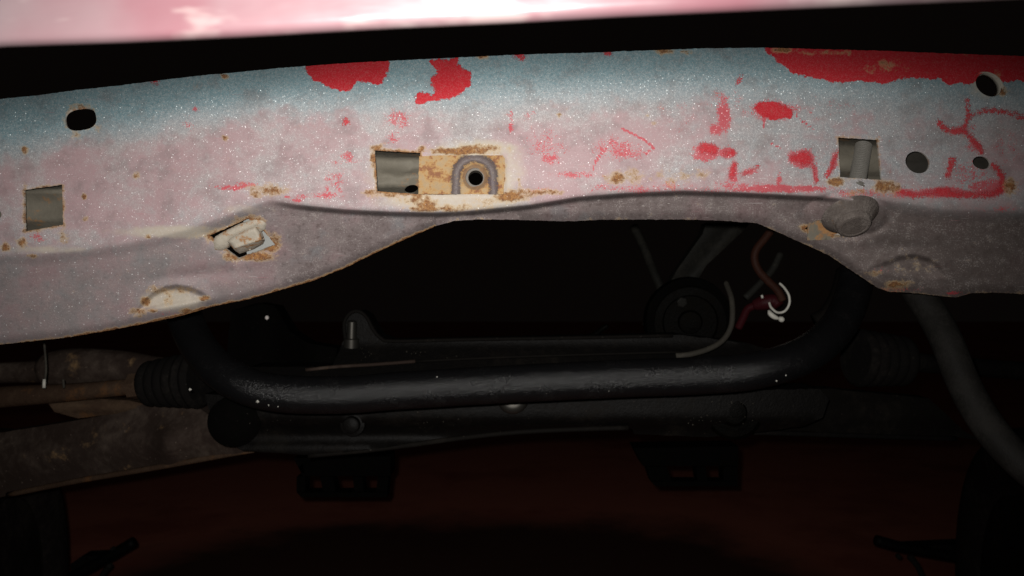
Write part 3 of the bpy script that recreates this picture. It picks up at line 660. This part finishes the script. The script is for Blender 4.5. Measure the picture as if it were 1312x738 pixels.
# hanging brackets below the subframe ----------------------------------
def bracket(us, label):
    D = 1.25
    t = thing('hanging_bracket', label, 'bracket', P(us[0] + 55, 600, D), 'black brackets below the subframe')
    x0, x1, y0, y1, legs, yb = us
    def bar_(name, poly, th=.05):
        return link(name, sheet(name, dense(poly, 8), [], [], lambda U, V: U * 0 + D, th, thickdir=(0, 1, 0)), M_void, t)
    bar_('cross_piece', [(x0, y0), (x1, y0 - 2), (x1, y1), (x0 + 12, y1)])
    for lx, lw, lean in legs: bar_('leg', [(lx, y1 + 1), (lx + lw, y1 + 1), (lx + lw + lean, yb), (lx + lean, yb)], .03)
    bar_('foot_piece', [(legs[0][0] + legs[0][2], yb + 1), (legs[-1][0] + legs[-1][1] + legs[-1][2], yb + 1), (legs[-1][0] + legs[-1][1] + legs[-1][2], yb + 7), (legs[0][0] + legs[0][2] + 6, yb + 7)], .03)
bracket((376, 500, 587, 610, [(380, 11, 0), (410, 16, 4), (452, 12, 2), (484, 14, -2)], 630), 'black three gap bracket hanging below the subframe left of centre')
bracket((812, 946, 574, 597, [(828, 26, 6), (892, 12, 2), (927, 18, 0)], 616), 'black bracket with open gaps hanging below the subframe right of centre')

# control arms ----------------------------------------------------------
def arm(label, poly, Dfn, mat, extra=None):
    t = thing('control_arm', label, 'suspension arm', P(poly[0][0], poly[0][1], 1.0), 'lower suspension arms')
    us_ = [p[0] for p in poly]; vs_ = [p[1] for p in poly]
    link('arm_plate', sheet('arm_plate', dense(poly, 7, .2), [], grid_pts(min(us_), max(us_), min(vs_), max(vs_), 8), Dfn, .03, thickdir=(0, 1, 0)), mat, t)
    return t
armL = [(-90,560),(-10,556),(60,545),(130,533),(190,516),(240,512),(268,532),(288,562),(325,577),(200,600),(100,617),(20,634),(-90,652)]
def armL_D(U, V): return .98 + (300 - U) * .0004 - .02 * np.exp(-((V - (560 + (250 - U) * .12)) / 26) ** 2) + .022 * np.exp(-((U - 215) / 16) ** 2) * np.exp(-((V - 570) / 26) ** 2) * -1
tl = arm('broad dusty brown suspension arm with a rust patch at lower left', armL, armL_D, M_arm)
link('arm_rim', tube('arm_rim', [P(325,576,.97), P(200,599,1.01), P(100,616,1.05), P(10,634,1.09)], .0035, 8, 8), M_rod, tl)
armR = [(960,505),(1060,498),(1190,510),(1235,552),(1262,566),(1225,560),(1100,557),(1030,552),(960,553)]
def armR_D(U, V): return 1.0 + (U - 960) * .0003 - .015 * np.exp(-((V - 530) / 20) ** 2)
tr = arm('flat dark suspension arm at lower right behind the grey hose', armR, armR_D, M_arm_r)
link('arm_rim', tube('arm_rim', [P(965,554,.995), P(1060,557,1.02), P(1150,560,1.045), P(1225,562,1.07)], .0030, 8, 8), M_rub, tr)

# tie rods with bellows ---------------------------------------------------
def bellows(name, a, b, r0, r1, n, mat, parent):
    d = b - a; Ln = d.length; prof = [(0, r0 * .6)]
    for k in range(n):
        r = r0 + (r1 - r0) * (k + .5) / n; s = Ln / n
        prof += [(k * s, r * .86), (k * s + s * .25, r * .97), (k * s + s * .5, r), (k * s + s * .75, r * .97)]
    prof += [(Ln, r1 * .86), (Ln, r1 * .5)]
    return link(name, lathe(name, prof, a, d, 28), mat, parent)
trL = thing('tie_rod', 'rusty brown steering rod with a ribbed rubber boot at far left', 'steering rod', P(190, 500, .98), 'steering rods')
link('rod', tube('rod', [(P(-120, 519, 1.06), .0135), (P(0, 509, 1.03), .0130), (P(100, 502, 1.0), .0105), (P(172, 495, .985), .0095), (P(196, 493, .98), .0115)], 0, 16, 8), M_rod, trL)
link('rod_nut', lathe('rod_nut', [(0,.014),(.001,.0155),(.013,.0155),(.014,.014)], P(168, 495.5, .985), P(190, 493, .98) - P(168, 495.5, .985), 6, False), M_rod, trL)
bellows('boot', P(188, 492, .985), P(258, 486, .97), .026, .034, 6, M_rub, trL)
trR = thing('tie_rod', 'black steering rod with a ribbed rubber boot at right behind the bent tube', 'steering rod', P(1150, 460, .98), 'steering rods')
link('rod', tube('rod', [P(1150, 462, .98), P(1240, 470, 1.02), P(1400, 482, 1.08)], .011, 16, 8), M_rub, trR)
bellows('boot', P(1096, 458, .97), P(1160, 463, .985), .034, .029, 5, M_rub, trR)
# drive shaft and knuckle flange at the left
ds = thing('drive_shaft', 'thick dark brown shaft above the rusty rod at far left', 'drive shaft', P(120, 472, 1.12))
link('shaft', tube('shaft', [(P(-120, 482, 1.16), .014), (P(50, 476, 1.14), .015), (P(66, 474, 1.135), .024), (P(100, 471, 1.13), .026), (P(160, 471, 1.12), .022), (P(205, 474, 1.11), .017), (P(290, 478, 1.09), .015)], 0, 22, 8), M_arm, ds)
kn = link('knuckle_plate', sheet('knuckle_plate', dense([(58,512),(110,510),(165,513),(190,519),(150,530),(100,536),(70,528)], 6), [], grid_pts(58, 190, 510, 536, 6), lambda U, V: 1.04 - .012 * np.exp(-((V - 520) / 8) ** 2), .02, thickdir=(0, 1, 0)), M_rod)
tag(kn, 'rusty brown plate wedged between the rod and the broad arm at left', 'bracket')
wr = thing('brake_wire', 'thin pale wire hanging in front of the shaft at far left', 'wire', P(57, 470, .93))
link('wire_strand', tube('wire_strand', [P(55,425,.94), P(58,455,.93), P(59,475,.925), P(56.5,495,.92)], .0012, 8, 6), M_cable, wr)
link('wire_end', tube('wire_end', [P(56.8,486,.918), P(56.3,497,.917)], .0017, 8, 3), M_bright, wr)
pn = link('cotter_pin', tube('cotter_pin', [P(81,486,.95), P(81.5,492,.95), P(82,497,.95)], .0013, 8, 4), M_cable); tag(pn, 'tiny pale pin beside the hanging wire at far left', 'pin')

# wheels (hanging, seen from inside front) --------------------------------
def wheel(sx, label):
    xc = sx * .83; cy, cz = 1.24, .291; R, Wd = .29, .105
    t = thing('wheel', label, 'wheel', (xc, cy, cz), 'front wheels'); wax = Vector((1, -sx * .24, 0))
    prof = [(-Wd * .78,.19),(-Wd * .95,.215),(-Wd * 1.02,.245),(-Wd * .98,.268),(-Wd * .86,.283),(-Wd * .72,.2885)]
    for k in range(4):
        x0 = -Wd * .62 + k * Wd * .36
        prof += [(x0,.290),(x0 + .002,.284),(x0 + .007,.284),(x0 + .009,.290)]
    prof += [(Wd * .72,.2885),(Wd * .86,.283),(Wd * .98,.268),(Wd * 1.02,.245),(Wd * .95,.215),(Wd * .78,.19)]
    link('tyre', lathe('tyre', prof, (xc, cy, cz), wax, 72), M_tyre, t)
    rp = [(-Wd * .8,.12),(-Wd * .8,.188),(-Wd * .6,.192),(-Wd * .5,.175),(Wd * .5,.175),(Wd * .6,.192),(Wd * .8,.188),(Wd * .6,.16),(Wd * .3,.06)]
    link('rim', lathe('rim', rp, (xc, cy, cz), wax, 48), M_arm_r, t)
wheel(-1, 'dusty black tyre in the bottom left corner below the broad brown arm')
wheel(1, 'dark black tyre in the bottom right corner below the grey hose')

# hoses, wires and engine bits at the right ------------------------------
h1 = link('rubber_hose', tube('rubber_hose', [P(1150,330,.76), P(1172,368,.74), P(1196,405,.725), P(1214,440,.71), P(1234,490,.695), P(1260,537,.68), P(1292,577,.665), P(1335,615,.65), P(1400,655,.64)], .0128, 22, 10), M_hose)
tag(h1, 'thick grey black hose dropping from the panel to the lower right edge', 'hose')
eng = thing('belt_pulley', 'oily round pulley behind the black tube, right of centre', 'pulley', P(886, 418, 1.12))
link('pulley_wheel', lathe('pulley_wheel', [(-.02,.030),(-.02,.046),(-.016,.046),(-.012,.040),(-.008,.046),(-.004,.046),(0,.040),(.004,.046),(.008,.046),(.009,.036),(.004,.034),(.004,.016),(.012,.014),(.013,.006)], P(884, 412, 1.12), Vector((-.15, -1, -.1)), 40), M_engine, eng)
link('pulley_casing', lathe('pulley_casing', [(0,.058),(.01,.060),(.03,.058),(.07,.050)], P(884, 412, 1.135), Vector((0, 1, 0)), 32), M_void, eng)
link('casing_bolt', lathe('casing_bolt', [(0,.007),(.006,.007),(.007,.005)], P(873, 386, 1.095), Vector((0, -1, -.3)), 6, False), M_alloy, eng)
strut = link('engine_strut', sheet('engine_strut', dense([(905,285),(962,285),(948,300),(905,340),(878,385),(852,392),(846,384),(868,345),(900,300)], 6), [], grid_pts(846, 962, 285, 392, 7), lambda U, V: 1.20 - .018 * np.exp(-(((U - 905) + (V - 335) * .85) / 18) ** 2), .03, thickdir=(0, 1, 0)), M_alloy)
tag(strut, 'wide grey strut slanting down to the oily pulley', 'strut')
s2 = link('engine_bracket', tube('engine_bracket', [P(812,290,1.35), P(826,320,1.33), P(838,350,1.31), P(846,372,1.30), P(838,396,1.29), P(828,418,1.28)], .007, 10, 8), M_alloy)
tag(s2, 'faint thin bent pipe left of the wide grey strut', 'pipe')
c1 = link('grey_cable', tube('grey_cable', [P(930,362,.98), P(937,382,.96), P(938.5,402,.95), P(936,420,.945), P(926,436,.94), P(908,447,.935), P(884,454,.93), P(866,456,.93)], .0031, 12, 10), M_cable)
tag(c1, 'pale grey cable curving down beside the pulley to the beam', 'cable')
c2 = link('red_hose', tube('red_hose', [P(1000,280,.93), P(982,303,.93), P(969,320,.93), P(967,334,.93), P(973,348,.93), P(984,360,.93), P(996,372,.93), P(1003,385,.93)], .0044, 12, 10), M_redhose)
tag(c2, 'thin faded red hose bending down from under the panel', 'hose')
c3 = link('earth_strap', tube('earth_strap', [P(1000,325,.99), P(990,345,.985), P(975,362,.98), P(955,382,.975)], .0042, 10, 8), M_alloy)
tag(c3, 'grey strap passing behind the faded red hose', 'strap')
plug = thing('red_connector', 'small dull red plug on a lead by the bright ring clip', 'connector', P(985, 390, .95))
link('plug_body', tube('plug_body', [(P(966,391,.955), .006), (P(978,388,.95), .0085), (P(992,386,.945), .0080), (P(998,392,.94), .006)], 0, 10, 5), M_redplug, plug)
link('lead', tube('lead', [P(968,391,.955), P(958,396,.96), P(952,408,.965), P(946,420,.97)], .0045, 10, 6), M_redplug, plug)
rc = thing('hose_clip', 'bright open wire ring clip with a pinched end below the red hose', 'clip', P(1003, 388, .90))
link('wire_ring', tube('wire_ring', [P(999,363,.91), P(1005,369,.905), P(1010.5,378,.90), P(1011.5,388,.90), P(1008,396,.90), P(1002.5,400,.90), P(995,400,.905), P(988,394,.91), P(985.5,388,.915)], .0013, 10, 8), M_bright, rc)
link('pinch_ear', tube('pinch_ear', [(P(985,398,.898), .0014), (P(987,402,.896), .0026), (P(992,406,.895), .0026), (P(997,408,.895), .0016)], 0, 10, 5), M_bright, rc)
link('screw_tip', tube('screw_tip', [(P(998,407,.893), .0018), (P(1001,409,.892), .0031), (P(1004,410,.892), .0022)], 0, 10, 5), M_bright, rc)
link('ring_stub', tube('ring_stub', [P(976,378,.92), P(977,382,.92)], .0013, 8, 3), M_bright, rc)
br = link('bolt_tail', tube('bolt_tail', [(P(752,433,1.0), .0020), (P(764,427,.995), .0030), (P(772,421,.992), .0032), (P(779,417,.99), .0026)], 0, 10, 6), M_engine)
tag(br, 'short slanting bolt tail poking over the middle of the beam', 'bolt')
tip = link('pipe_elbow', tube('pipe_elbow', [P(1084,350,1.02), P(1076,380,1.0), P(1062,404,.99), P(1046,414,.99)], .012, 14, 8), M_arm_r)
tag(tip, 'dark elbow pipe inside the right bend of the thick tube', 'pipe')
# left dark engine bracket with the pale bead
eb = thing('engine_mount', 'dark engine mount plate behind the left bend of the tube, one pale bead on it', 'engine mount', P(340, 430, 1.05))
link('mount_plate', sheet('mount_plate', dense([(296,398),(330,388),(352,392),(372,425),(395,440),(432,446),(428,474),(330,478),(290,460)], 6), [], grid_pts(290, 432, 388, 478, 7), lambda U, V: 1.06 - .012 * np.sin(U / 20), .04, thickdir=(0, 1, 0)), M_void, eb)
link('bead', lathe('bead', [(-.0026,.0006),(-.0015,.0020),(.0003,.0025),(.0018,.0018),(.0026,.0006)], P(342, 407, 1.04), (0, 0, 1), 14), NT('pale_bead').set(Base_Color=(.85, .78, .74), Roughness=.5), eb)

# lift arms low beside the tyres -------------------------------------------
def lift(pts, fit, label, D=1.75):
    t = thing('lift_arm', label, 'lift arm', P(*pts[1], D), 'lift arms')
    link('arm_bar', tube('arm_bar', [P(u, v, D) for u, v in pts], .011, 10, 6), M_sub, t)
    u, v = pts[-2]
    s = 1 if pts[-1][0] > pts[0][0] else -1
    link('arm_plate', sheet('arm_plate', dense([(pts[1][0], pts[1][1] - 1), (pts[2][0] - s * 4, pts[2][1] - 22), (pts[2][0] + s * 10, pts[2][1] - 12), (pts[2][0] + s * 8, pts[2][1] + 2)], 8), [], [], lambda U, V: U * 0 + D + .03, .04, thickdir=(0, 1, 0)), M_rub, t)
    for (fu, fv, r) in fit: link('fitting', lathe('fitting', [(0,r),(.008,r),(.010,r * .7)], P(fu, fv, D - .012), (0, -1, 0), 12), M_alloy, t)
    link('pivot_link', tube('pivot_link', [P(fit[1][0], fit[1][1], D), P(fit[1][0] + s * 10, fit[1][1] + 12, D), P(fit[1][0] + s * 22, fit[1][1] + 40, D)], .006, 10, 5), M_alloy, t)
lift([(1122, 692), (1160, 702), (1250, 719), (1330, 740)], [(1150, 712, .005), (1166, 714, .0065)], 'dark bar with two pale fittings near the floor at bottom right')
lift([(172, 694), (142, 712), (100, 735), (60, 756)], [(146, 702, .004), (142, 724, .005)], 'dark bar near the floor at bottom left beside the tyre')

# floor ---------------------------------------------------------------------
def floor_mat():
    t = NT('red_painted_floor'); p = t.obj
    n1 = t.noise(p, 1.3, 6, .65); n2 = t.noise(p, 9, 5, .65); n3 = t.noise(p, 60, 4, .6)
    col = t.mix((.66, .230, .150), (.54, .175, .115), n2)
    col = t.mix(col, (.30, .07, .045), t.math('MULTIPLY', t.ramp01(n1, .48, .66), .6))
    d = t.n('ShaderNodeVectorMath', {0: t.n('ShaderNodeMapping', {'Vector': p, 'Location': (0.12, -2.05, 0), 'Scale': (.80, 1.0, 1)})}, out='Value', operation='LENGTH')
    dark_patch = t.ramp01(t.math('ADD', d, t.math('MULTIPLY', t.math('SUBTRACT', n1, .5), .9)), 1.05, .72)
    col = t.mix(col, (.030, .020, .016), t.math('MULTIPLY', dark_patch, .9))  # broad ragged dark patch in the middle of the floor
    return t.set(Base_Color=col, Roughness=.75, Specular_IOR_Level=.2, Normal=t.bump(n3, .3, .002))
s_ = 14.0
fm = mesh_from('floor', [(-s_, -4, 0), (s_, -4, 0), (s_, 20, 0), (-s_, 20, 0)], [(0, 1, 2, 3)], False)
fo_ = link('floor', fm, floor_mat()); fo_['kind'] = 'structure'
